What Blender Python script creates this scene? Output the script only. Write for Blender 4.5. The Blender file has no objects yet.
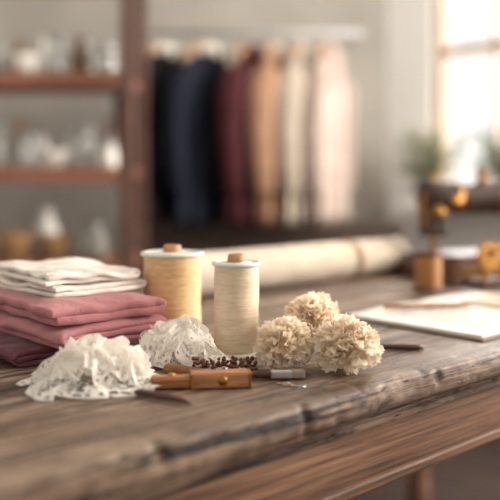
import bpy, bmesh, math, random
from mathutils import Vector, Matrix, noise
PI=math.pi
scene=bpy.context.scene
scene.view_settings.view_transform='Standard'

# ---------------------------------------------------------------- helpers
def lin(c):
    r=[]
    for x in c:
        x=x/255.0
        r.append(x/12.92 if x<=0.04045 else ((x+0.055)/1.055)**2.4)
    return (r[0],r[1],r[2],1.0)
def nz(x,y=0.0,z=0.0): return noise.noise(Vector((x,y,z)))
def sstep(a,b,x):
    t=max(0,min(1,(x-a)/(b-a))); return t*t*(3-2*t)

class MB:
    def __init__(s): s.v=[]; s.f=[]; s.m=[]; s.s=[]; s.at=None
    def add(s,verts,faces,mi=0,M=None,sm=True):
        o=len(s.v)
        for p in verts:
            p=Vector(p)
            s.v.append(M@p if M is not None else p)
        for f in faces:
            s.f.append([i+o for i in f]); s.m.append(mi); s.s.append(sm)
    def grid(s,fn,nu,nv,mi=0,M=None,cu=False,cv=False):
        V=[fn(i,j) for i in range(nu) for j in range(nv)]
        F=[]
        for i in range(nu if cu else nu-1):
            for j in range(nv if cv else nv-1):
                i2=(i+1)%nu; j2=(j+1)%nv
                F.append((i*nv+j,i2*nv+j,i2*nv+j2,i*nv+j2))
        s.add(V,F,mi,M)
    def lathe(s,prof,n=32,mi=0,M=None,wob=None):
        V=[];F=[]
        for k,(r,z) in enumerate(prof):
            for a in range(n):
                t=2*PI*a/n
                rr=r+(wob(k,t) if wob and r>0 else 0)
                V.append((rr*math.cos(t),rr*math.sin(t),z))
        for k in range(len(prof)-1):
            for a in range(n):
                b=(a+1)%n
                F.append((k*n+a,k*n+b,(k+1)*n+b,(k+1)*n+a))
        s.add(V,F,mi,M)
    def tube(s,pts,rad,n=10,mi=0,M=None,flat=1.0,caps=True):
        pts=[Vector(p) for p in pts]
        if not hasattr(rad,'__len__'): rad=[rad]*len(pts)
        V=[];F=[];up=None
        for i,p in enumerate(pts):
            d=(pts[min(i+1,len(pts)-1)]-pts[max(i-1,0)]).normalized()
            if up is None:
                up=Vector((0,0,1)) if abs(d.z)<0.75 else Vector((0,1,0))
            up=(up-d*up.dot(d)).normalized()
            sd=d.cross(up)
            for a in range(n):
                t=2*PI*a/n
                V.append(p+sd*(math.cos(t)*rad[i])+up*(math.sin(t)*rad[i]*flat))
        for i in range(len(pts)-1):
            for a in range(n):
                b=(a+1)%n
                F.append((i*n+a,i*n+b,(i+1)*n+b,(i+1)*n+a))
        if caps:
            F.append(tuple(range(n-1,-1,-1))); k=(len(pts)-1)*n
            F.append(tuple(k+a for a in range(n)))
        s.add(V,F,mi,M)
    def box(s,c,d,bev=0.0,mi=0,M=None,seg=2):
        bm=bmesh.new(); bmesh.ops.create_cube(bm,size=1.0)
        for v in bm.verts: v.co=Vector((v.co.x*d[0]+c[0],v.co.y*d[1]+c[1],v.co.z*d[2]+c[2]))
        if bev>0: bmesh.ops.bevel(bm,geom=bm.edges[:],offset=bev,segments=seg,affect='EDGES',profile=0.5)
        bm.verts.index_update()
        s.add([v.co.copy() for v in bm.verts],[[v.index for v in f.verts] for f in bm.faces],mi,M,sm=False)
        bm.free()
    def ball(s,c,r,mi=0,M=None,n=8,k=6,sc=(1,1,1)):
        V=[];F=[]
        for i in range(k+1):
            ph=PI*i/k
            for a in range(n):
                t=2*PI*a/n
                V.append((c[0]+r*sc[0]*math.sin(ph)*math.cos(t),c[1]+r*sc[1]*math.sin(ph)*math.sin(t),c[2]+r*sc[2]*math.cos(ph)))
        for i in range(k):
            for a in range(n):
                b=(a+1)%n
                F.append((i*n+a,(i+1)*n+a,(i+1)*n+b,i*n+b))
        s.add(V,F,mi,M)
    def build(s,name,mats,loc=(0,0,0),rz=0.0,solid=0,sub=0,offset=0,rot=None,parent=None,scale=1.0):
        me=bpy.data.meshes.new(name)
        me.from_pydata([tuple(v*scale) for v in s.v],[],s.f)
        for m in mats: me.materials.append(m)
        me.polygons.foreach_set('material_index',s.m)
        me.polygons.foreach_set('use_smooth',s.s)
        if s.at:
            a=me.attributes.new('pattern','FLOAT_VECTOR','POINT')
            a.data.foreach_set('vector',[c for p in s.at for c in p])
        else:
            me.validate()
        me.update()
        if not s.at:
            bm=bmesh.new(); bm.from_mesh(me)
            bmesh.ops.remove_doubles(bm,verts=bm.verts,dist=1e-6)
            bmesh.ops.recalc_face_normals(bm,faces=bm.faces); bm.to_mesh(me); bm.free()
        ob=bpy.data.objects.new(name,me); scene.collection.objects.link(ob)
        ob.location=loc; ob.rotation_euler=rot if rot else (0,0,rz)
        if solid:
            md=ob.modifiers.new('solid','SOLIDIFY'); md.thickness=solid; md.offset=offset
        if sub:
            md=ob.modifiers.new('sub','SUBSURF'); md.levels=sub; md.render_levels=sub
        if parent: ob.parent=parent
        return ob
def T(x,y,z,rz=0,rx=0,ry=0):
    return Matrix.Translation((x,y,z))@Matrix.Rotation(rz,4,'Z')@Matrix.Rotation(ry,4,'Y')@Matrix.Rotation(rx,4,'X')

# ---------------------------------------------------------------- materials
class NT:
    def __init__(s,name):
        s.mat=bpy.data.materials.new(name); s.mat.use_nodes=True
        s.t=s.mat.node_tree; s.b=s.t.nodes['Principled BSDF']
        s.co=s.t.nodes.new('ShaderNodeTexCoord').outputs['Object']
    def n(s,typ,**kw):
        nd=s.t.nodes.new(typ)
        for k,v in kw.items(): setattr(nd,k,v)
        return nd
    def l(s,a,b): s.t.links.new(a,b)
    def mapping(s,scale,loc=(0,0,0),rot=(0,0,0)):
        m=s.n('ShaderNodeMapping'); m.inputs['Scale'].default_value=scale
        m.inputs['Location'].default_value=loc; m.inputs['Rotation'].default_value=rot
        s.l(s.co,m.inputs['Vector']); return m.outputs[0]
    def noise(s,vec,scale,detail=4,rough=0.55,dist=0):
        m=s.n('ShaderNodeTexNoise'); m.inputs['Scale'].default_value=scale
        m.inputs['Detail'].default_value=detail; m.inputs['Roughness'].default_value=rough
        m.inputs['Distortion'].default_value=dist
        s.l(vec,m.inputs['Vector']); return m.outputs['Fac']
    def ramp(s,fac,stops):
        r=s.n('ShaderNodeValToRGB'); e=r.color_ramp.elements
        while len(e)<len(stops): e.new(0.5)
        for k,(p,c) in enumerate(stops): e[k].position=p; e[k].color=c
        s.l(fac,r.inputs[0]); return r.outputs['Color']
    def mix(s,fac,a,b,mode='MIX'):
        m=s.n('ShaderNodeMix',data_type='RGBA',blend_type=mode)
        if isinstance(fac,(int,float)): m.inputs[0].default_value=fac
        else: s.l(fac,m.inputs[0])
        for v,i in ((a,6),(b,7)):
            if isinstance(v,tuple): m.inputs[i].default_value=v
            else: s.l(v,m.inputs[i])
        return m.outputs[2]
    def math(s,op,a,b=0.5):
        m=s.n('ShaderNodeMath',operation=op)
        for v,i in ((a,0),(b,1)):
            if isinstance(v,(int,float)): m.inputs[i].default_value=v
            else: s.l(v,m.inputs[i])
        return m.outputs[0]
    def bump(s,h,st,dist=0.001,prev=None):
        m=s.n('ShaderNodeBump'); m.inputs['Strength'].default_value=st; m.inputs['Distance'].default_value=dist
        s.l(h,m.inputs['Height'])
        if prev: s.l(prev,m.inputs['Normal'])
        return m.outputs[0]
    def set(s,**kw):
        for k,v in kw.items():
            k=k.replace('_',' ')
            if isinstance(v,(int,float,tuple)): s.b.inputs[k].default_value=v
            else: s.l(v,s.b.inputs[k])
        return s.mat
def simple(name,c1,c2=None,scale=20,rough=0.6,metal=0,bump=0.0,bscale=200,bd=0.0008,sheen=0,stretch=(1,1,1),trans=0):
    k=NT(name); c2=c2 or tuple(x*0.8 for x in c1)
    v=k.mapping(stretch); f=k.noise(v,scale)
    col=k.ramp(f,[(0.3,lin(c1)),(0.7,lin(c2))])
    k.set(Base_Color=col,Roughness=rough,Metallic=metal)
    if bump: k.set(Normal=k.bump(k.noise(v,bscale,3),bump,bd))
    if sheen: k.set(Sheen_Weight=sheen,Sheen_Roughness=0.5)
    if trans: k.set(Transmission_Weight=trans)
    return k.mat
def fabric(name,c1,c2,weave=900,rough=0.85,scale=18,sheen=0.12):
    k=NT(name); v=k.mapping((1,1,1))
    f=k.noise(v,scale,5); w=k.noise(v,weave,2); thr=k.noise(k.mapping((1,8,8)),weave*0.25,2)
    col=k.mix(k.ramp(f,[(0.3,(0,0,0,1)),(0.7,(1,1,1,1))]),lin(c1),lin(c2))
    col=k.mix(0.35,col,k.ramp(w,[(0.3,(0.6,0.6,0.6,1)),(0.65,(1.0,1.0,1.0,1))]),'MULTIPLY')
    b=k.bump(w,0.5,0.0006); b=k.bump(thr,0.3,0.0006,b)
    b=k.bump(k.noise(k.mapping((1,1,1)),55,4,0.6,0.8),0.6,0.004,b)
    k.set(Base_Color=col,Roughness=rough,Sheen_Weight=sheen,Specular_IOR_Level=0.25,Normal=b); return k.mat
def wood(name,dark,mid,light,rough=0.5,gs=1.0,axis='x',wear=0.0,plank=0,bumpst=0.5,spec=0.5):
    k=NT(name)
    def st(a,b): return {'x':(a,b,b),'y':(b,a,b),'z':(b,b,a)}[axis]
    v1=k.mapping(st(1.3*gs,17*gs)); v2=k.mapping(st(7*gs,230*gs)); v3=k.mapping(st(3,9))
    g1=k.noise(v1,1.6,6,0.65,0.8); g2=k.noise(v2,1.0,4,0.65); g3=k.noise(v3,2.0,5,0.6)
    col=k.ramp(g1,[(0.3,lin(dark)),(0.5,lin(mid)),(0.68,lin(light))])
    col=k.mix(0.85,col,k.ramp(g2,[(0.32,(0.28,0.25,0.23,1)),(0.5,(0.85,0.84,0.83,1)),(0.66,(1.3,1.28,1.25,1))]),'MULTIPLY')
    if plank:
        sep=k.n('ShaderNodeSeparateXYZ'); k.l(k.co,sep.inputs[0])
        fl=k.math('FLOOR',k.math('DIVIDE',sep.outputs[1],plank))
        wn=k.n('ShaderNodeTexWhiteNoise',noise_dimensions='1D'); k.l(fl,wn.inputs['W'])
        col=k.mix(0.5,col,k.ramp(wn.outputs['Value'],[(0,(0.68,0.66,0.64,1)),(1,(1.1,1.08,1.05,1))]),'MULTIPLY')
    r=k.ramp(g3,[(0.3,(rough-0.12,)*3+(1,)),(0.7,(rough+0.15,)*3+(1,))])
    b=k.bump(g2,bumpst,0.0014)
    if wear:
        blot=k.noise(k.mapping(st(5,11)),1.6,6,0.7,0.6)
        col=k.mix(k.ramp(blot,[(0.48,(0,0,0,1)),(0.64,(wear,)*3+(1,))]),col,lin(tuple(min(255,x*1.08) for x in light)))
        dk=k.noise(k.mapping(st(12,34),loc=(3,1,2)),1.3,6,0.75,0.5)
        col=k.mix(k.ramp(dk,[(0.56,(0,0,0,1)),(0.65,(0.8,)*3+(1,))]),col,lin(tuple(x*0.5 for x in dark)))
        cr=k.noise(k.mapping(st(2.0,95),loc=(1,7,2)),1.2,5,0.6,0.3)
        cf=k.ramp(cr,[(0.575,(0,0,0,1)),(0.61,(0.95,)*3+(1,))])
        col=k.mix(cf,col,lin((28,21,16)))
        pits=k.noise(k.mapping(st(45,110)),1.5,4,0.7)
        pf=k.ramp(pits,[(0.61,(0,0,0,1)),(0.68,(1,1,1,1))])
        col=k.mix(pf,col,lin((28,20,15)))
        b=k.bump(k.math('SUBTRACT',1.0,pf),0.6,0.0015,b)
        b=k.bump(k.math('SUBTRACT',1.0,cf),0.8,0.0018,b)
        b=k.bump(blot,0.35,0.002,b)
    k.set(Base_Color=col,Roughness=r,Normal=b,Specular_IOR_Level=spec); return k.mat

M_table=wood('table_wood',(68,52,41),(114,92,74),(164,140,118),0.45,1.0,'x',wear=0.5,plank=0.158,bumpst=0.9)
M_edge=wood('table_edge_wood',(54,39,31),(102,78,62),(152,126,104),0.6,1.0,'x',wear=0.55,bumpst=0.9,spec=0.35)
M_apron=wood('apron_wood',(76,50,36),(112,79,57),(142,106,82),0.55,1.0,'x',spec=0.3)
M_shelf=wood('shelf_wood',(104,62,47),(142,92,70),(166,114,90),0.5,1.0,'x')
M_shelfz=wood('shelf_post_wood',(66,42,34),(92,62,50),(112,80,66),0.5,1.0,'z')
M_cab=wood('cabinet_wood',(56,42,35),(82,64,54),(100,80,68),0.5,1.0,'x')
M_floor=wood('floor_wood',(30,21,17),(48,33,27),(68,48,39),0.65,0.6,'x',plank=0.14,spec=0.25)
M_oak=wood('oak_tool_wood',(128,76,42),(176,116,70),(206,150,104),0.4,6.0,'x')
M_dkwood=wood('dark_tool_wood',(56,34,25),(90,56,40),(120,80,58),0.45,6.0,'x')
M_winwood=wood('window_wood',(130,100,74),(162,132,104),(186,158,130),0.5,1.0,'z')
M_brass=simple('brass',(196,146,80),(146,100,50),30,0.36,1.0)
M_steel=simple('steel',(210,210,208),(180,180,180),30,0.3,1.0)
M_black=simple('bronze_enamel',(40,27,20),(68,45,30),14,0.42)
M_pink=fabric('rose_linen',(190,128,130),(170,108,112))
M_plum=fabric('plum_wool',(112,58,68),(86,42,52),weave=400)
M_white=fabric('white_linen',(240,232,222),(226,216,204))
M_roll=fabric('cream_canvas',(212,196,176),(194,176,156))
M_twine=fabric('twine',(172,146,116),(144,118,90))
M_cream=simple('cream_enamel',(228,228,218),(210,212,204),30,0.35)
M_knob=simple('knob_wood',(190,140,96),(160,112,72),80,0.5)
M_paper=simple('paper',(228,224,216),(216,210,201),30,0.7,bump=0.1)
M_paper2=simple('sepia_paper',(206,188,162),(190,170,144),30,0.7)
M_cover=simple('book_cover',(124,106,92),(104,88,76),30,0.6)
M_ink=simple('ink_line',(130,122,116),(110,100,96),60,0.8)

def thread(name,c1,c2):
    k=NT(name)
    w=k.noise(k.mapping((40,40,1400)),1.0,2); w2=k.noise(k.mapping((60,60,260),rot=(0.5,0.3,0)),1.5,3)
    col=k.mix(k.ramp(w2,[(0.3,(0,0,0,1)),(0.7,(1,1,1,1))]),lin(c1),lin(c2))
    col=k.mix(0.4,col,k.ramp(w,[(0.3,(0.65,0.6,0.55,1)),(0.6,(1,1,1,1))]),'MULTIPLY')
    k.set(Base_Color=col,Roughness=0.6,Sheen_Weight=0.2,Normal=k.bump(w,0.6,0.0006)); return k.mat
M_thr1=thread('golden_thread',(238,202,150),(218,176,120))
M_thr2=thread('ecru_thread',(244,224,194),(230,204,170))

def lace():
    k=NT('lace_cotton')
    at=k.n('ShaderNodeAttribute',attribute_name='pattern'); vec=at.outputs['Vector']
    def vor(scale,feat,rnd):
        v=k.n('ShaderNodeTexVoronoi',feature=feat,voronoi_dimensions='2D'); v.inputs['Scale'].default_value=scale
        v.inputs['Randomness'].default_value=rnd; k.l(vec,v.inputs['Vector']); return v.outputs['Distance']
    net=k.math('LESS_THAN',vor(340,'DISTANCE_TO_EDGE',0.5),0.10)
    d2=vor(95,'F1',0.35)
    ring=k.math('LESS_THAN',k.math('ABSOLUTE',k.math('SUBTRACT',d2,0.36)),0.07)
    dot=k.math('LESS_THAN',d2,0.16)
    sep=k.n('ShaderNodeSeparateXYZ'); k.l(vec,sep.inputs[0])
    e1=k.math('LESS_THAN',sep.outputs[1],0.0013)
    e2=k.math('LESS_THAN',k.math('ABSOLUTE',k.math('SUBTRACT',sep.outputs[1],0.0056)),0.0008)
    a=net
    for q in (ring,dot,e1,e2): a=k.math('MAXIMUM',a,q)
    k.set(Base_Color=lin((251,245,236)),Roughness=0.85,Specular_IOR_Level=0.2)
    tr=k.n('ShaderNodeBsdfTranslucent'); tr.inputs[0].default_value=lin((251,244,234))
    mx=k.n('ShaderNodeMixShader'); mx.inputs[0].default_value=0.3
    k.l(k.b.outputs[0],mx.inputs[1]); k.l(tr.outputs[0],mx.inputs[2])
    tp=k.n('ShaderNodeBsdfTransparent'); m2=k.n('ShaderNodeMixShader')
    k.l(a,m2.inputs[0]); k.l(tp.outputs[0],m2.inputs[1]); k.l(mx.outputs[0],m2.inputs[2])
    k.l(m2.outputs[0],k.t.nodes['Material Output'].inputs[0])
    return k.mat
M_lace=lace()
def petal():
    k=NT('petal_cream'); f=k.noise(k.mapping((1,1,1)),60,4)
    k.set(Base_Color=k.ramp(f,[(0.3,lin((250,230,202))),(0.65,lin((254,244,227)))]),Roughness=0.8,Specular_IOR_Level=0.2)
    tr=k.n('ShaderNodeBsdfTranslucent'); tr.inputs[0].default_value=lin((254,240,218))
    mx=k.n('ShaderNodeMixShader'); mx.inputs[0].default_value=0.42
    k.l(k.b.outputs[0],mx.inputs[1]); k.l(tr.outputs[0],mx.inputs[2])
    k.l(mx.outputs[0],k.t.nodes['Material Output'].inputs[0]); return k.mat
M_petal=petal()
M_petalc=simple('petal_core',(242,212,174),(228,192,146),80,0.8)

# ---------------------------------------------------------------- table frame
ANG=math.radians(42.4)
CU=Vector((math.cos(ANG),math.sin(ANG),0)); CV=Vector((-math.sin(ANG),math.cos(ANG),0))
O=Vector((-0.0147,0.589,0)); TZ=0.78
def tb(u,v,z=0.0):
    p=O+CU*u+CV*v; return (p.x,p.y,TZ+z)

U0,U1,VD=-1.0,1.25,0.75
m=MB()
prof=[(0.06,-0.036),(0.016,-0.036),(0.010,-0.0355),(0.006,-0.033),(0.005,-0.029),(0.004,-0.0265),(0.0015,-0.0255),(-0.0005,-0.0235),(-0.001,-0.019),
      (-0.001,-0.015),(-0.0008,-0.011),(0.0,-0.007),(0.0018,-0.0036),(0.0045,-0.0016),(0.009,-0.0005)]
nf=len(prof)
v=0.018
while v<VD-0.012:
    prof.append((v,0.0)); v+=0.014
for g in (0.158,0.316,0.474,0.632):
    prof=[p for p in prof if not (p[1]==0.0 and abs(p[0]-g)<0.004)]
    prof+= [(g-0.0018,0.0),(g-0.0008,-0.003),(g+0.0008,-0.003),(g+0.0018,0.00)]
top=sorted(prof[nf:],key=lambda p:p[0]); prof=prof[:nf]+top+[(VD-0.004,0),(VD,-0.004),(VD,-0.03),(VD-0.004,-0.034)]
NU=760
def tf(i,j):
    u=U0+(U1-U0)*i/(NU-1); a,b=prof[j]
    e=1-sstep(0.0,0.03,a)
    d=nz(u*26,a*40,1)*0.0010+nz(u*90,a*90,b*120)*0.0010
    dent=max(0,nz(u*55,7,b*70)-0.30)*0.010
    if j>1:
        a2=a+(d+dent)*e; b2=b-(dent*0.45+abs(d)*0.6)*e-abs(nz(u*5,a*9,4))*0.0003
        if a>0.03: b2=b-abs(nz(u*4,a*7,4))*0.0004
    else: a2,b2=a,b
    return (u,a2,b2)
m.grid(tf,NU,len(prof),0,cv=True)
for ii in (0,NU-1):
    m.add([tf(ii,j) for j in range(len(prof))],[list(range(len(prof)))],1)
np_=len(prof)
for k in range((NU-1)*np_):
    if (k%np_)<nf-3: m.m[k]=1
m.box(((U0+U1)/2,0.032,-0.0695),(U1-U0-0.1,0.022,0.067),0.002,2)
m.box(((U0+U1)/2,0.0185,-0.096),(U1-U0-0.1,0.008,0.012),0.003,2)
m.box(((U0+U1)/2,0.0190,-0.0400),(U1-U0-0.1,0.010,0.009),0.003,1)
m.box(((U0+U1)/2,VD-0.04,-0.0685),(U1-U0-0.1,0.022,0.069),0.002,2)
for x in (U0+0.06,U1-0.06):
    m.box((x,VD/2,-0.0685),(0.022,VD-0.1,0.069),0.002,2)
    for y in (0.06,VD-0.06):
        m.box((x,y,-0.10),(0.07,0.07,0.135),0.003,2)
        m.lathe([(0.0,-0.165),(0.034,-0.165),(0.034,-0.18),(0.024,-0.19),(0.036,-0.21),(0.038,-0.26),(0.028,-0.33),(0.026,-0.5),(0.03,-0.62),(0.022,-0.66),(0.03,-0.69),(0.024,-0.78),(0,-0.78)],24,2,T(x,y,0))
m.build('wooden_work_table',[M_table,M_edge,M_apron],(O.x,O.y,TZ),ANG)

# ---------------------------------------------------------------- thread spools
def spool(name,loc,r,h,mt,seed,knob=0.009):
    m=MB(); hb=0.004
    m.lathe([(0,0),(r*1.1,0),(r*1.14,0.001),(r*1.14,hb-0.001),(r*1.1,hb),(0,hb)],48,1)
    N=int((h-2*hb)/0.0005); p=[]
    for i in range(N+1):
        z=hb+(h-2*hb)*i/N; t=i/N
        rr=r*(1-0.02*t)+0.0002*math.cos(i*PI)+nz(i*0.13,seed)*0.0003
        if t<0.02 or t>0.98: rr-=0.0012
        p.append((rr,z))
    m.lathe(p,64,0,None,lambda k,t:0.00035*math.sin(t*2+k*0.06)+0.0002*nz(math.cos(t)*2,k*0.05,seed))
    m.lathe([(0,h-hb),(r*1.04,h-hb),(r*1.10,h-hb+0.0008),(r*1.10,h-0.0008),(r*1.06,h),(r*0.94,h+0.0001),(r*0.92,h-0.0008),(r*0.4,h-0.0006),(knob*1.2,h),(0,h)],48,1)
    m.lathe([(knob,h-0.001),(knob*1.05,h+0.001),(knob,h+0.006),(knob*0.85,h+0.0078),(knob*0.5,h+0.008),(knob*0.42,h+0.004),(0,h+0.004)],28,2)
    return m.build(name,[mt,M_cream,M_knob],loc)
spool('thread_spool',(-0.0880,0.905,TZ),0.0325,0.099,M_thr1,1,0.010)
spool('thread_spool',(-0.0140,0.825,TZ),0.0232,0.096,M_thr2,5,0.009)

# ---------------------------------------------------------------- folded cloth
def folded(name,mat,u0,u1,v0,v1,z0,layers,pitch,thick,seed,rot=0.0,droop=0.3,ragged=0.004,wr=1.0):
    R=random.Random(seed)
    m=MB(); path=[]
    cu=(u0+u1)/2; cv=(v0+v1)/2; hu=(u1-u0)/2; hv=(v1-v0)/2
    d=1
    jl=[R.uniform(-ragged,ragged*0.4) for _ in range(layers+1)]
    for k in range(layers):
        n=34
        eR=hu+jl[k]-pitch/2; eL=-hu-jl[k]+pitch/2
        st,en=(eL,eR) if d>0 else (eR,eL)
        if k>0: st=prev
        for i in range(n+1):
            path.append((st+(en-st)*i/n,(k+0.5)*pitch,k))
        prev=en
        if k<layers-1:
            for a in range(1,6):
                t=PI*a/6
                path.append((en+d*math.sin(t)*pitch*0.62,(k+0.5)*pitch+pitch*(1-math.cos(t))/2,k+0.5))
        d=-d
    H=layers*pitch; nv=52
    R2=[R.uniform(-1,0.3) for _ in range(layers+1)]
    def fn(i,j):
        x,z,k=path[i]; y=-hv+2*hv*j/(nv-1)
        ye=y*(1+ (R2[int(k)%len(R2)])*0.06)+0.006*nz(x*25,seed,k*1.7)
        xe=x+0.0045*nz(y*22,seed+3,k*0.9)*sstep(0.4,1.0,abs(x)/hu)
        e=min(hu-abs(x),(hv-abs(y)))
        dr=1-droop*(1-sstep(-0.004,0.026,e))*(z/H)
        zz=z*dr*(1+wr*(0.12*nz(x*14+seed,y*14,0.3)+0.09*nz(x*45,y*40,seed)))
        zz+=wr*(z/H)*0.0022*(1-abs(nz(x*30+y*22,y*9-x*6,seed))*3)
        return (xe,ye,max(zz,thick*0.5+0.0002))
    m.grid(fn,len(path),nv)
    return m.build(name,[mat],tb(cu,cv,z0),ANG+rot,solid=thick,sub=1)
NC=Vector((-0.173,0.75,0))-O; nu0=NC.dot(CU); nv0=NC.dot(CV)
folded('plum_folded_cloth',M_plum,nu0-0.030,nu0+0.10,nv0+0.035,nv0+0.27,0,3,0.0058,0.0046,3)
folded('rose_folded_fabric',M_pink,nu0-0.006,nu0+0.124,nv0+0.0,nv0+0.245,0.0170,3,0.0078,0.0064,11,0.02,0.30,0.007)
folded('rose_folded_fabric',M_pink,nu0-0.010,nu0+0.126,nv0+0.008,nv0+0.24,0.0395,2,0.0108,0.0086,21,-0.03,0.40,0.006)
folded('white_folded_napkin',M_white,nu0+0.008,nu0+0.128,nv0+0.052,nv0+0.215,0.0600,2,0.0064,0.0050,31,0.03,0.35,0.004,1.3)
folded('white_folded_napkin',M_white,nu0+0.012,nu0+0.126,nv0+0.058,nv0+0.210,0.0722,2,0.0068,0.0052,37,-0.06,0.40,0.004,1.7)

# ---------------------------------------------------------------- lace
def lace_pile(name,cx,cy,rx,ry,h,seed,rot=0):
    R=random.Random(seed); m=MB(); m.at=[]
    RM=(rx+ry)/2
    def addgrid(fn,nu,nv):
        o=len(m.v)
        for i in range(nu):
            for j in range(nv):
                p,a=fn(i,j); m.v.append(Vector(p)); m.at.append(a)
        for i in range(nu-1):
            for j in range(nv-1):
                m.f.append([o+i*nv+j,o+(i+1)*nv+j,o+(i+1)*nv+j+1,o+i*nv+j+1]); m.m.append(0); m.s.append(True)
    pieces=[(1.08,0,0,0.0,0.50,0.0)]
    for q in range(6):
        a=q*2.4+R.uniform(-.4,.4); rr=0.12+0.42*((q*0.37)%1.0)
        pieces.append((R.uniform(0.42,0.58),rr*math.cos(a),rr*math.sin(a),R.uniform(0.40,0.68)*(1-0.45*rr),0.30,R.uniform(0.2,0.60)))
    for L,(sc,ox,oy,lift,dome,tilt) in enumerate(pieces):
        ph=R.uniform(0,6); ns=260; nr=26; nf_=R.choice((6,7,8)) if L else 10
        az=math.atan2(oy,ox)+R.uniform(-0.7,0.7)
        Mt=Matrix.Rotation(az,3,'Z')@Matrix.Rotation(tilt,3,'Y')@Matrix.Rotation(-az,3,'Z')
        def sh(i,j,L=L,sc=sc,ox=ox,oy=oy,lift=lift,dome=dome,nf_=nf_,ph=ph,Mt=Mt):
            r=i/(nr-1); t=2*PI*j/(ns-1)
            c,s=math.cos(t),math.sin(t)
            irr=1+0.38*nz(c*1.3+seed,s*1.3,L*4)
            phn=2.8*nz(c*1.5,s*1.5,seed+L)
            w=math.sin(nf_*t+ph+phn)
            w2=math.sin(2.1*nf_*t+ph*3+2*nz(c*2,s*2,seed))
            scal=1+0.045*(abs(math.sin(t*14)))*sstep(0.85,1,r)
            tt=t+0.22*math.cos(nf_*t+ph+phn+1.0)*r
            rr=r*irr*scal*(1-0.10*w*r)
            x=rx*sc*rr*math.cos(tt); y=ry*sc*rr*math.sin(tt)
            zd=h*dome*(1-r*r)
            A=0.0062*(1.0 if L else 0.8)*sstep(0.05,0.7,r)
            z=zd+A*(w+0.4*w2)
            if L==0:
                z=zd*(0.8+0.8*nz(x*28,y*28,seed))+A*(w+0.4*w2+0.6)*(1-0.6*r)
                p=Vector((x,y,z))
            else:
                p=Mt@Vector((x,y,z))+Vector((ox*rx,oy*ry,lift*h))
            cr=0.0050*(1-2.4*abs(nz(p.x*45,p.y*45,seed+L*7)))*(1 if L else 1-0.6*r)
            p=p+Vector((0.006*nz(p.x*60,p.z*60,L+3),0.006*nz(p.y*60,p.z*60,L+8),cr))
            p.z=max(p.z,0.0008+L*0.0007)
            return (p,(t*RM*sc+L,(1-r)*RM*sc*irr,0))
        addgrid(sh,nr,ns)
    return m.build(name,[M_lace],(cx,cy,TZ),rot)
lace_pile('crumpled_lace',-0.137,0.706,0.060,0.046,0.038,3,0.15)
lace_pile('crumpled_lace',-0.072,0.788,0.053,0.038,0.042,9,-0.25)

# ---------------------------------------------------------------- ruffled flowers
def flower(name,cx,cy,rxy,rz,seed,cz=None,N=120):
    R=random.Random(seed); m=MB(); cz=cz or rz*0.92
    m.ball((0,0,cz),1.0,1,None,16,12,(rxy*0.5,rxy*0.5,rz*0.5))
    for q in range(N):
        zc=1-2*(q+0.5)/N; a=q*2.39996+R.uniform(-.3,.3)
        if zc<-0.7: continue
        d=Vector((math.sqrt(1-zc*zc)*math.cos(a),math.sqrt(1-zc*zc)*math.sin(a),zc))
        L=0.62*R.uniform(0.72,1.25); w=0.36*R.uniform(0.8,1.25)
        Q=d.to_track_quat('Z','Y').to_matrix()@Matrix.Rotation(R.uniform(0,6.28),3,'Z')@Matrix.Rotation(R.uniform(-0.55,0.55),3,'X')
        ph=R.uniform(0,6); ph2=R.uniform(0,6)
        V=[];F=[];ni,nj=7,17
        for i in range(ni):
            s=i/(ni-1)
            for j in range(nj):
                t=-1+2*j/(nj-1)
                x=t*w*(0.25+0.75*s**0.8)
                z=L*s*(1-0.22*t*t)+s*s*0.05*math.sin(t*21+ph)
                y=0.28*L*s*s+s*s*0.13*math.sin(t*7.0+ph2)+s*s*s*0.05*math.sin(t*17+ph)
                p=Q@Vector((x,y,z))+d*0.38
                V.append((p.x*rxy,p.y*rxy,max(0.001,cz+p.z*rz)))
        for i in range(ni-1):
            for j in range(nj-1):
                F.append((i*nj+j,(i+1)*nj+j,(i+1)*nj+j+1,i*nj+j+1))
        m.add(V,F,0)
    return m.build(name,[M_petal,M_petalc],(cx,cy,TZ))
flower('dried_carnation',0.032,0.758,0.0255,0.0255,1,N=145)
flower('dried_carnation',0.091,0.752,0.0300,0.0255,2,N=165)
flower('dried_carnation',0.064,0.822,0.0275,0.0265,3,cz=0.036,N=145)

# ---------------------------------------------------------------- small tools
m=MB()
m.box((0.012,0,0.0072),(0.050,0.016,0.0140),0.0022,0,seg=3)
m.box((-0.030,0,0.0060),(0.036,0.0125,0.0110),0.0028,1,seg=3)
m.box((-0.0125,0,0.0070),(0.0025,0.0168,0.0138),0.0008,2)
m.box((0.0375,0,0.0070),(0.003,0.0165,0.0138),0.0008,2)
m.lathe([(0,0),(0.0042,0),(0.0042,0.001),(0.003,0.0022),(0,0.0024)],20,2,T(0.014,-0.008,0.0075,0,PI/2))
m.lathe([(0,0),(0.0035,0),(0.0030,0.0016),(0,0.002)],16,2,T(-0.030,0,0.0113))
m.build('wooden_seam_tool',[M_oak,M_oak,M_brass],(-0.038,0.694,TZ),0.10)
m=MB()
m.tube([(-0.030,0,0.0032),(-0.026,0,0.0036),(0.0,0,0.0037),(0.012,0,0.0034),(0.020,0,0.003),(0.0285,0,0.0012)],[0.0018,0.0029,0.0031,0.0028,0.0022,0.0004],12,0)
m.build('wooden_awl',[M_dkwood],(-0.070,0.652,TZ),-0.55)
m=MB()
m.tube([(-0.036,0,0.0042),(-0.032,0,0.0045),(0.02,0,0.0040),(0.030,0,0.0032),(0.036,0,0.0028)],[0.0026,0.0046,0.0042,0.0028,0.001],12,0)
m.build('wooden_bodkin',[M_oak],(-0.048,0.731,TZ),-0.50)
m=MB()
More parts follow.
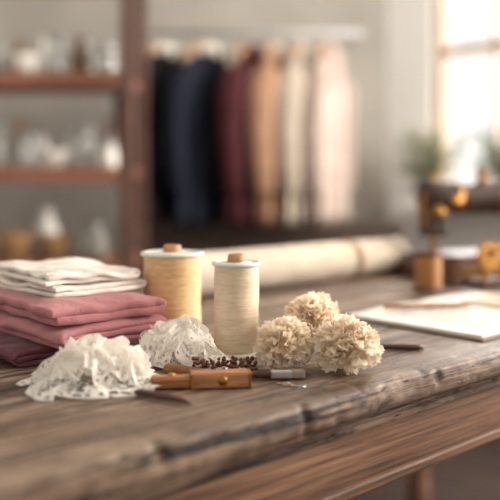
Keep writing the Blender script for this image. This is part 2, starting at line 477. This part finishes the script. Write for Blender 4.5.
for sg in (-1,1):
    m.box((0.0,sg*0.0030,0.0045),(0.052,0.0042,0.0085),0.001,0,T(0,0,0,sg*0.035))
m.tube([(0.004+0.0028*math.cos(t*0.7),0.0045*math.sin(t*0.35),0.009+0.0024*math.sin(t*0.7)) for t in range(28)],0.0006,6,1)
m.build('wooden_clothespin',[M_knob,M_steel],(-0.026,0.717,TZ),0.36)
R=random.Random(77)
m=MB()
for i in range(4):
    x=R.uniform(-0.02,0.02); y=R.uniform(-0.008,0.008); a=R.uniform(-0.8,0.8)
    m.tube([(x,y,0.0014),(x+0.014*math.cos(a),y+0.014*math.sin(a),0.0005)],0.00035,5,0)
    m.ball((x,y,0.0014),0.0012,1,None,8,6)
m.build('dressmaker_pins',[M_steel,M_brass],(0.022,0.702,TZ),0)
m=MB()
m.tube([(-0.048,0,0.0040),(-0.044,0,0.0050),(-0.02,0,0.0045),(0.006,0,0.0050),(0.010,0,0.005)],[0.002,0.0036,0.0030,0.0042,0.0042],12,0)
m.box((0.018,0,0.0050),(0.020,0.012,0.0085),0.0018,1)
m.box((0.033,0,0.0048),(0.013,0.0105,0.0065),0.001,2)
m.build('small_flat_brush',[M_dkwood,M_steel,simple('bristle',(170,152,130),(132,112,92),400,0.8,stretch=(1,20,20))],(0.010,0.722,TZ),0.08)
R=random.Random(4); m=MB()
m.tube([(-0.045,0,0.003),(-0.02,0.002,0.005),(0.0,0,0.006),(0.024,0.003,0.005)],[0.0012,0.0013,0.0012,0.0008],6,0)
for i in range(110):
    x=R.uniform(-0.036,0.024); a=R.uniform(0,6.28); r=R.uniform(0.001,0.0075)
    m.ball((x,math.cos(a)*r*1.3,max(0.002,0.007+math.sin(a)*r)),R.uniform(0.0013,0.0023),1,None,7,5)
m.build('dried_berry_twig',[M_dkwood,simple('berry',(120,62,42),(84,44,30),300,0.5)],(-0.018,0.750,TZ),0.12)
m=MB()
m.tube([(-0.024,0,0.0032),(-0.02,0,0.0036),(0.0,0.0,0.0036),(0.018,0,0.0036),(0.023,0,0.003)],[0.0012,0.0030,0.0034,0.0034,0.002],12,0)
m.build('wooden_stylus',[M_dkwood],(0.160,0.845,TZ),-0.05)

# ---------------------------------------------------------------- open notebook
m=MB()
lw,lh=0.31,0.20
m.box((0,0,0.0015),(lw+0.01,lh+0.008,0.003),0.001,0)
for sgn in (-1,1):
    def pg(i,j,sgn=sgn):
        s=i/19; x=sgn*(0.001+s*lw/2*0.985); y=-lh/2+lh*j/9
        return (x,y,0.0032+0.0062*math.sin(min(1,s*1.15+0.08)*PI)**0.55*0.8*(1-0.35*s)+0.0006)
    m.grid(pg,20,10,1)
    m.box((sgn*lw*0.25,0,0.0042),(lw*0.48,lh*0.985,0.0028),0.0003,1)
for i in range(7):
    m.box((-0.075,-0.065+i*0.02,0.0097),(0.10,0.0012,0.0003),0,3)
m.box((0.07,0.01,0.0102),(0.09,0.07,0.0006),0,2)
nb=Vector((0.124,1.04,0))-O
m.build('open_notebook',[M_cover,M_paper,M_paper2,M_ink],tb(nb.dot(CU)+0.155,nb.dot(CV)-0.10,0),ANG)
m=MB()
m.tube([(-0.06,0,0),(-0.058,0,0),(0.05,0,0),(0.062,0,0)],[0.0028,0.0036,0.0036,0.0004],6,0)
m.build('pencil',[M_knob],(0.235,1.055,TZ+0.0138),0.1)

# ---------------------------------------------------------------- fabric roll
m=MB(); r=0.034; L=0.56
def rf(i,j):
    x=-L/2+L*i/60; t=2*PI*j/48
    rr=r+0.0012*nz(x*20,math.cos(t)*2,math.sin(t)*2)
    rr-=0.004*math.exp(-((x-0.13)/0.008)**2)
    return (x,rr*math.cos(t),r+rr*math.sin(t)*0.99)
m.grid(rf,61,48,0,cv=True)
for sx in (-L/2,L/2):
    sp=[]
    for i in range(150):
        a=i*0.25; rr=0.008+(r-0.009)*i/150
        sp.append((sx+(0.0012 if sx>0 else -0.0012),rr*math.cos(a),r+rr*math.sin(a)))
    m.tube(sp,0.0011,5,0)
    m.add([(sx,r*0.97*math.cos(2*PI*j/32),r+r*0.97*math.sin(2*PI*j/32)) for j in range(32)],[list(range(32))],0)
for dx in (-0.006,-0.002,0.002,0.006,0.010):
    m.tube([(0.13+dx,(r-0.0024)*math.cos(2*PI*j/32),r+(r-0.0024)*math.sin(2*PI*j/32)) for j in range(33)],0.0024,6,1)
m.box((0.134,0.0,2*r-0.001),(0.02,0.012,0.006),0.002,1)
m.build('fabric_roll',[M_roll,M_twine],tb(0.605,0.52,0.0006),ANG)
m=MB()
m.tube([(-0.16,0,0.016),(0.12,0,0.016)],0.014,16,0)
m.lathe([(0,0),(0.018,0),(0.022,0.008),(0.018,0.018),(0.008,0.022),(0.012,0.032),(0,0.036)],20,1,T(0.12,0,0.022,0,0,PI/2))
m.build('wooden_fabric_dowel',[M_shelf,M_dkwood],tb(0.80,0.645),ANG)

# ---------------------------------------------------------------- sewing machine
m=MB()
m.box((0,0,0.014),(0.30,0.15,0.028),0.004,1)
m.box((0,0,0.033),(0.27,0.11,0.012),0.004,0)
m.box((0.095,0,0.082),(0.056,0.060,0.095),0.014,0,seg=4)
m.tube([(0.10,0,0.130),(0.05,0,0.140),(-0.02,0,0.134),(-0.085,0,0.138),(-0.112,0,0.138)],[0.036,0.032,0.027,0.030,0.026],18,0)
m.box((-0.09,0,0.108),(0.042,0.044,0.080),0.008,0,seg=3)
m.tube([(-0.09,0,0.08),(-0.09,0,0.045)],0.0045,8,2)
m.box((-0.09,-0.004,0.044),(0.018,0.022,0.004),0.001,2)
m.tube([(-0.09,0,0.14),(-0.09,0,0.178)],0.004,8,2)
m.lathe([(0.014,-0.006),(0.014,0.006),(0.036,0.006),(0.038,0.009),(0.044,0.009),(0.046,0),(0.044,-0.009),(0.038,-0.009),(0.036,-0.006),(0.014,-0.006)],32,2,T(0.146,0,0.132,0,0,PI/2))
m.tube([(0.12,0,0.132),(0.160,0,0.132)],0.010,12,0)
for x,rr in ((0.03,0.0305),(-0.05,0.0290)):
    m.tube([(x,0,0.136),(x+0.005,0,0.136)],rr+0.001,18,2)
m.tube([(0.055,0,0.16),(0.055,0,0.20)],0.003,8,2)
m.lathe([(0.004,0),(0.014,0),(0.014,0.003),(0.011,0.004),(0.011,0.024),(0.014,0.025),(0.014,0.028),(0.004,0.028)],20,3,T(0.055,0,0.170))
m.tube([(0.005,0,0.155),(0.005,0,0.19)],0.003,8,2)
m.lathe([(0.004,0),(0.012,0),(0.012,0.003),(0.009,0.004),(0.009,0.020),(0.012,0.021),(0.012,0.024),(0.004,0.024)],20,3,T(0.005,0,0.164))
m.lathe([(0.0,0),(0.012,0),(0.012,0.004),(0.006,0.008),(0,0.009)],16,2,T(-0.06,-0.028,0.13,0,PI/2))
m.box((-0.111,0,0.118),(0.004,0.030,0.060),0.002,2)
m.lathe([(0,0),(0.011,0),(0.013,0.003),(0.011,0.006),(0.006,0.007),(0.006,0.012),(0,0.012)],20,2,T(-0.09,-0.022,0.112,0,PI/2))
m.box((0.0,-0.0555,0.033),(0.2,0.002,0.006),0,2)
m.box((0.0,-0.0755,0.014),(0.22,0.002,0.010),0,2)
m.build('vintage_sewing_machine',[M_black,M_dkwood,M_brass,M_knob],(0.442,1.54,TZ),0.22,scale=1.07)
def small_spool(name,loc,r,h,mt):
    m=MB()
    m.lathe([(0,0),(r*1.15,0),(r*1.15,h*0.06),(r*0.95,h*0.12)],28,1)
    m.lathe([(r*0.9,h*0.1)]+[(r+(0.0004 if i%2 else -0.0004),h*(0.12+0.76*i/40)) for i in range(41)]+[(r*0.9,h*0.9)],28,0)
    m.lathe([(r*0.95,h*0.88),(r*1.15,h*0.94),(r*1.15,h),(r*0.3,h),(r*0.28,h*0.9),(0,h*0.9)],28,1)
    return m.build(name,[mt,M_dkwood],loc)
M_gold=thread('amber_thread',(190,132,68),(156,104,50))
small_spool('amber_thread_reel',(0.290,1.30,TZ),0.021,0.064,M_gold)
small_spool('umber_thread_reel',(0.345,1.37,TZ),0.017,0.050,thread('umber_thread',(122,82,52),(96,62,40)))
m=MB()
m.box((0,0,0.006),(0.075,0.045,0.012),0.003,0)
m.box((0,0.008,0.035),(0.010,0.010,0.055),0.002,1)
def gear(r,c,t,mi):
    n=28; V=[];F=[]
    for z in (-t,t):
        for a in range(n*2):
            rr=r*(1.0 if (a//2)%2 else 0.88); an=2*PI*a/(n*2)
            V.append((c[0]+rr*math.cos(an),c[1]+z,c[2]+rr*math.sin(an)))
    N=n*2
    for a in range(N): F.append((a,(a+1)%N,N+(a+1)%N,N+a))
    F.append(tuple(range(N))); F.append(tuple(range(2*N-1,N-1,-1)))
    m.add(V,F,mi,None,False)
gear(0.026,(0.0,-0.002,0.048),0.003,1); gear(0.012,(0.030,-0.002,0.062),0.003,1)
m.tube([(0.03,-0.01,0.062),(0.03,0.02,0.062)],0.003,8,1)
m.tube([(0.0,0.012,0.048),(0.0,-0.018,0.048),(-0.022,-0.018,0.062),(-0.022,-0.034,0.062)],0.0025,8,1)
m.ball((-0.022,-0.036,0.062),0.006,0,None,12,8)
m.build('bobbin_winder',[M_dkwood,M_brass],(0.405,1.365,TZ),0.5)
m=MB()
m.lathe([(0,0),(0.028,0),(0.032,0.006),(0.033,0.022),(0.030,0.024),(0,0.024)],28,0)
m.lathe([(0.030,0.023),(0.031,0.03),(0.024,0.044),(0.012,0.050),(0,0.052)],28,1)
m.build('pincushion',[M_dkwood,M_twine],(0.475,1.32,TZ))

# ---------------------------------------------------------------- room shell
def wallmat(name,c1,c2): 
    return simple(name,c1,c2,1.6,0.9,bump=0.3,bscale=14,bd=0.006)
M_wall=wallmat('grey_plaster',(180,174,165),(158,152,144))
M_wallw=wallmat('white_plaster',(248,246,242),(240,237,232))
def wallbox(name,c,d,mat,rz=0):
    m=MB(); m.box((0,0,0),d,0,0); return m.build(name,[mat],c,rz)
H=2.8
wallbox('floor',(0,1.3,-0.05),(5.2,6.4,0.1),M_floor)
wallbox('ceiling',(0,1.3,H+0.05),(5.2,6.4,0.1),M_wallw)
wallbox('wall_back',(-0.86,4.27,H/2),(3.16+0.0,0.14,H),M_wall)
wallbox('wall_left',(-2.5,1.3,H/2),(0.14,5.8,H),M_wallw)
A=Vector((0.72,4.20,0)); B=Vector((2.43,2.58,0)); D=(B-A); LW=D.length; wa=math.atan2(D.y,D.x)
m=MB(); th=0.16
w0,w1,zs,zh=0.265,1.55,0.86,2.35
def wseg(x0,x1,z0,z1): m.box(((x0+x1)/2,th/2,(z0+z1)/2),(x1-x0,th,z1-z0),0,0)
wseg(0,w0,0,H); wseg(w1,LW,0,H); wseg(w0,w1,0,zs); wseg(w0,w1,zh,H)
m.build('wall_window_side',[M_wallw],A,wa)  # whiter than the back wall: its bright light is put into the colour
m=MB()
fw=0.05
for x in (w0+fw/2,w1-fw/2,(w0+w1)/2): m.box((x,0.06,(zs+zh)/2),(fw,0.07,zh-zs),0.006,0)
for z in (zs+fw/2,zh-fw/2): m.box(((w0+w1)/2,0.06,z),(w1-w0,0.07,fw),0.006,0)
for z in (1.60,): m.box(((w0+w1)/2,0.06,z),(w1-w0,0.045,0.05),0.004,0)
for x in ((w0*3+w1)/4,(w0+w1*3)/4): m.box((x,0.06,(zs+zh)/2),(0.022,0.035,zh-zs),0.004,0)
m.build('window_1',[M_winwood],A,wa)
m=MB(); m.box(((w0+w1)/2,-0.12,zs-0.02),(w1-w0+0.1,0.30,0.04),0.006,0)
m.build('trim_window_sill',[M_wallw],A,wa)
m=MB()
def rseg(y0,y1,z0,z1): m.box((0.07,(y0+y1)/2,(z0+z1)/2),(0.14,y1-y0,z1-z0),0,0)
rseg(-1.6,0.5,0,H); rseg(2.3,2.6,0,H); rseg(0.5,2.3,0,0.9); rseg(0.5,2.3,2.4,H)
m.build('wall_right',[M_wallw],(2.43,0,0))
m=MB()
for y in (0.525,1.4,2.275): m.box((0.06,y,1.65),(0.06,0.05,1.5),0.005,0)
for z in (0.925,1.65,2.375): m.box((0.06,1.4,z),(0.06,1.8,0.05),0.005,0)
m.build('added_side_window',[M_winwood],(2.43,0,0))  # unseen window, added to go with the side key light
m=MB(); m.box((-0.86,4.185,0.06),(3.1,0.03,0.12),0.004,0); m.build('baseboard_back',[M_wallw])

# ---------------------------------------------------------------- shelf unit
m=MB()
SY=2.60; SX0,SX1=-1.75,-0.398
for x in (SX0,SX1):
    for y in (SY,SY+0.33): m.box((x+0.0,y,1.05),(0.042,0.042,2.1),0.004,1)
for z in (1.293,0.985,0.678,0.30,1.66,2.02):
    m.box(((SX0+SX1)/2,SY+0.165,z),(SX1-SX0-0.0,0.36,0.034),0.004,0)
    m.box(((SX0+SX1)/2,SY-0.012,z-0.012),(SX1-SX0-0.042,0.02,0.046),0.004,0)
m.build('wooden_shelf_unit',[M_shelf,M_shelfz])
M_glass=simple('jar_glass',(245,246,240),(235,236,230),10,0.08,trans=0.75)
M_cer=simple('white_ceramic',(240,236,228),(226,221,210),8,0.25)
M_teal=simple('stone_ceramic',(150,148,138),(124,120,110),8,0.3)
M_dark=simple('brown_glaze',(104,78,60),(78,56,42),8,0.25)
M_bask=simple('wicker',(176,138,92),(136,98,62),60,0.8,bump=0.8,bscale=120,bd=0.004,stretch=(1,1,3))
def pot(name,x,y,z,prof,mat):
    m=MB(); m.lathe(prof,28,0); return m.build(name,[mat],(x,y,z))
def jar(x,z,r,h,mat=None,y=SY+0.10,lid=True,name='glass_jar'):
    m=MB()
    m.lathe([(0,0),(r*0.95,0),(r,0.006),(r,h*0.75),(r*0.8,h*0.86),(r*0.72,h*0.9),(r*0.72,h),(r*0.66,h),(r*0.66,h*0.88),(r*0.93,h*0.73),(r*0.93,0.012),(0,0.01)],28,0)
    if lid: m.lathe([(0,h),(r*0.8,h),(r*0.8,h+0.012),(r*0.2,h+0.018),(r*0.16,h+0.03),(0,h+0.034)],24,1)
    return m.build(name,[mat or M_glass,M_steel],(x,y,z))
def vase(x,z,r,h,mat,name='ceramic_vase',y=SY+0.10):
    return pot(name,x,y,z,[(0,0),(r*0.6,0),(r*0.8,h*0.1),(r,h*0.35),(r*0.85,h*0.6),(r*0.4,h*0.8),(r*0.45,h*0.97),(r*0.52,h),(r*0.46,h),(r*0.35,h*0.8),(r*0.7,h*0.5),(0,h*0.05)],mat)
def bowl(x,z,r,h,mat,name='wooden_bowl',y=SY+0.10):
    return pot(name,x,y,z,[(0,0),(r*0.5,0),(r*0.55,h*0.1),(r*0.9,h*0.6),(r,h),(r*0.95,h),(r*0.82,h*0.6),(r*0.45,h*0.18),(0,h*0.14)],mat)
t1,t2,t3=1.311,1.003,0.696
jar(-0.485,t1,0.036,0.09); vase(-0.570,t1,0.038,0.13,M_dark); jar(-0.655,t1,0.036,0.12); bowl(-0.755,t1,0.050,0.07,M_cer,'ceramic_bowl'); vase(-0.875,t1,0.055,0.2,M_teal)
jar(-0.48,t2,0.034,0.07,M_cer,name='ceramic_jar'); jar(-0.560,t2,0.036,0.12); bowl(-0.655,t2,0.046,0.06,M_cer,'ceramic_bowl'); jar(-0.755,t2,0.042,0.10); jar(-0.865,t2,0.05,0.13,M_teal,name='ceramic_jar')
bowl(-0.79,t3,0.066,0.085,M_bask,'wicker_basket'); bowl(-0.655,t3,0.056,0.08,M_bask,'wicker_basket'); jar(-0.535,t3,0.05,0.10,M_teal,name='ceramic_jar'); bowl(-0.94,t3,0.07,0.12,M_bask,'wicker_basket')
vase(-0.73,t3,0.05,0.16,M_cer,y=SY+0.27)
R=random.Random(31)
for zt in (t1,t2):
    for i in range(7):
        x=-0.50-i*0.080+R.uniform(-.006,.006); h=R.uniform(.08,.18)
        vase(x,zt,0.030,h,(M_dark,M_glass,M_teal,M_cer,M_bask)[i%5],name='glass_bottle' if i%5==1 else 'ceramic_vase',y=SY+0.27)
for i,(x,z,mt) in enumerate(((-0.6,1.678,M_white),(-0.85,1.678,M_roll),(-0.6,0.318,M_roll),(-0.9,0.318,M_pink))):
    m=MB()
    for k in range(4): m.box((0.003*(-1)**k,0,0.013+k*0.026),(0.2,0.2,0.026),0.011,0,seg=4)
    m.build('folded_linen_stack',[mt],(x,SY+0.16,z))

# ---------------------------------------------------------------- garment rail & garments
RY,RZ=3.30,1.565
m=MB()
m.tube([(-0.46,RY,RZ),(0.47,RY,RZ)],0.011,14,0)
for x in (-0.44,0.46):
    m.tube([(x,RY,RZ),(x,RY+0.45,RZ+0.02),(x,4.195,RZ+0.02)],0.009,10,0)
    m.lathe([(0,0),(0.035,0),(0.035,0.01),(0,0.012)],20,0,T(x,4.198,RZ+0.02,0,PI/2))
m.build('garment_rail',[simple('painted_rail',(178,178,176),(160,160,158),20,0.4,0.3)])
M_hang=simple('hanger_wood',(190,146,102),(160,118,78),20,0.5)
def garment(name,x,phi,mat,length,seed,shirt=None,puff=1.0,y=RY):
    m=MB(); zt=-0.085
    m.tube([(0.0,0.0,0.0115),(0.0,0.012,0.006),(0,0.012,-0.010),(0,0,-0.03),(0,0,-0.075)],0.003,6,2)
    m.tube([(-0.19,0,-0.128),(-0.1,0,-0.082),(0,0,-0.052),(0.1,0,-0.082),(0.19,0,-0.128)],[0.010,0.015,0.018,0.015,0.010],8,1,flat=0.8)
    rings=[(0.005,.055,.048),(-0.005,.062,.052),(-.022,.080,.054),(-.040,.125,.056),(-.064,.175,.060),(-.100,.205,.068),(-.15,.200,.078),(-.25,.190,.082),(-.38,.180,.080),(-.5,.190,.084),(-length*0.93,.205,.090),(-length,.207,.090),(-length+0.003,.199,.082)]
    n=64
    def fn(i,j):
        z,a,b=rings[i]; t=2*PI*j/n
        c,s=math.cos(t),math.sin(t)
        f=1+0.22*sstep(0.12,0.6,-z)*math.sin(t*8+seed+3*nz(c,s,seed+z))
        xx=a*math.copysign(abs(c)**0.8,c)*(0.6+0.4*f); yy=b*math.copysign(abs(s)**0.8,s)*f*puff
        return (xx,yy,zt+z)
    m.grid(fn,len(rings),n,0,cv=True)
    for sg in (-1,1):
        m.tube([(sg*.165,0,zt-.090),(sg*.205,0,zt-.130),(sg*.228,0.006,zt-.2),(sg*.236,0.008,zt-.33),(sg*.236,0.0,zt-.45),(sg*.232,-0.006,zt-.56),(sg*.232,-0.006,zt-.565)],[.045,.058,.056,.050,.045,.040,.034],14,0,flat=puff)
        V=[(sg*.012,-.080*puff-.004,zt-.30),(sg*.085,-.080*puff-.004,zt-.13),(sg*.058,-.066*puff-.004,zt+.000),(sg*.03,-.06*puff-.004,zt+.02),(sg*.02,-.074*puff-.004,zt-.06)]
        m.add(V,[(0,1,2,3,4)],0)
    m.lathe([(.060,-.015),(.066,.005),(.060,.034),(.052,.034),(.05,-0.005)],24,3,T(0,0,zt)@Matrix.Diagonal((1,puff*1.1,1,1)))
    m.tube([(0,-.086*puff-.002,zt-.28),(0,-.088*puff-.002,zt-.45),(0,-.094*puff-.002,zt-length+.01)],0.004,6,0)
    for q in range(4): m.ball((0.012,-.092*puff-.002,zt-.30-q*0.09),0.007,1)
    return m.build(name,[mat,M_hang,M_steel,shirt or mat],(x,y,RZ),phi)
def gf(n,a,b): return fabric(n,a,b,300,sheen=0.0)
G=[('black_jacket',-0.355,58,gf('black_wool',(32,29,30),(22,20,21)),.695,M_white,.62),
   ('navy_jacket',-0.175,60,gf('navy_wool',(31,35,52),(23,26,39)),.70,M_white,.72),
   ('maroon_blouse',0.002,72,gf('maroon_wool',(92,44,50),(72,34,39)),.695,None,.60),
   ('tan_blouse',0.104,76,gf('tan_linen',(198,156,126),(174,134,106)),.695,M_roll,.48),
   ('cream_blouse',0.207,76,gf('cream_cotton',(212,198,180),(190,174,158)),.695,None,.48),
   ('blush_cardigan',0.325,68,gf('blush_knit',(186,166,154),(164,146,136)),.695,None,.56)]
for i,(n,x,ph,mt,ln,sh,pf) in enumerate(G): garment(n,x,math.radians(ph),mt,ln,i*2.3,sh,pf)

m=MB()
m.box((0,0,0.40),(1.25,0.42,0.66),0.004,0)
m.box((0,-0.01,0.745),(1.31,0.47,0.03),0.006,0)
for i in range(3):
    x=-0.405+i*0.405
    m.box((x,-0.215,0.60),(0.37,0.02,0.2),0.006,0)
    m.box((x,-0.215,0.28),(0.37,0.02,0.38),0.006,0)
    m.ball((x,-0.235,0.60),0.014,1); m.ball((x+0.13,-0.235,0.30),0.014,1)
for x in (-0.58,0.58):
    for y in (-0.17,0.17): m.box((x,y,0.035),(0.06,0.06,0.07),0.006,0)
m.build('wooden_sideboard',[M_cab,M_brass],(0.06,3.85,0))

# plants on sill
M_leaf=simple('leaf_green',(148,150,112),(112,118,86),30,0.6)
def plant(name,off,seed,n):
    m=MB()
    m.lathe([(0,0),(.05,0),(.06,.01),(.075,.10),(.08,.105),(.072,.105),(.06,.02),(0,.09)],24,0)
    R=random.Random(seed)
    for i in range(n):
        a=R.uniform(0,6.28); l=R.uniform(.04,.26); sp=R.uniform(0.04,.21)
        p0=Vector((0,0,.08)); p1=Vector((math.cos(a)*sp*.4,math.sin(a)*sp*.3,.08+l*.6)); p2=Vector((math.cos(a)*sp,math.sin(a)*sp*.55,.08+l))
        m.tube([p0,p1,p2],[.002,.0018,.001],5,1)
        for q in range(9):
            s=0.3+0.08*q; p=p1.lerp(p2,s) if s<1 else p2
            d=Vector((R.uniform(-1,1),R.uniform(-1,1),R.uniform(-.2,1))).normalized(); sd=d.cross(Vector((0.2,.3,1))).normalized()
            L=R.uniform(.02,.045)
            m.add([p,p+d*L*.5+sd*L*.25,p+d*L,p+d*L*.5-sd*L*.25],[(0,1,2,3)],1)
    p=A+Vector((math.cos(wa),math.sin(wa),0))*off+Vector((math.sin(wa),-math.cos(wa),0))*0.18
    m.build(name,[M_teal,M_leaf],(p.x,p.y,zs),0)
plant('potted_plant',0.36,8,80)
plant('potted_plant',0.74,9,80)

# ---------------------------------------------------------------- lights
w=bpy.data.worlds.new('World'); scene.world=w; w.use_nodes=True
nt=w.node_tree; bg=nt.nodes['Background']; bg.inputs[0].default_value=(1.0,0.97,0.93,1)
tc=nt.nodes.new('ShaderNodeTexCoord'); sp_=nt.nodes.new('ShaderNodeSeparateXYZ'); mr=nt.nodes.new('ShaderNodeMapRange')
nt.links.new(tc.outputs['Generated'],sp_.inputs[0]); nt.links.new(sp_.outputs[1],mr.inputs['Value'])
mr.inputs['From Min'].default_value=0.1; mr.inputs['From Max'].default_value=0.8
mr.inputs['To Min'].default_value=0.68; mr.inputs['To Max'].default_value=1.25
nt.links.new(mr.outputs[0],bg.inputs[1])
def area(name,loc,target,sx,sy,P,col):
    l=bpy.data.lights.new(name,'AREA'); l.shape='RECTANGLE'; l.size=sx; l.size_y=sy; l.energy=P; l.color=col
    o=bpy.data.objects.new(name,l); scene.collection.objects.link(o); o.location=loc
    o.rotation_euler=(Vector(target)-Vector(loc)).to_track_quat('-Z','Y').to_euler(); return o
nrm=Vector((math.sin(wa),-math.cos(wa),0))
wc=A+D.normalized()*((w0+w1)/2)+Vector((0,0,1.6))
area('window_daylight',wc-nrm*0.45,wc+nrm,2.4,2.4,200,(1,0.975,0.935))
area('added_side_key',(2.42,1.4,1.65),(0,1.5,1.1),1.7,1.4,150,(1,0.945,0.875))  # added key lamp at the unseen opening, lights the table from the right

# ---------------------------------------------------------------- camera
cam=bpy.data.cameras.new('camera'); co=bpy.data.objects.new('camera',cam); scene.collection.objects.link(co)
co.location=(0,0,0.96); co.rotation_euler=(PI/2,0,0)
cam.sensor_width=36; cam.lens=57.6; cam.shift_y=-0.14; cam.clip_start=0.02
cam.dof.use_dof=True; cam.dof.focus_distance=0.765; cam.dof.aperture_fstop=2.5
scene.camera=co
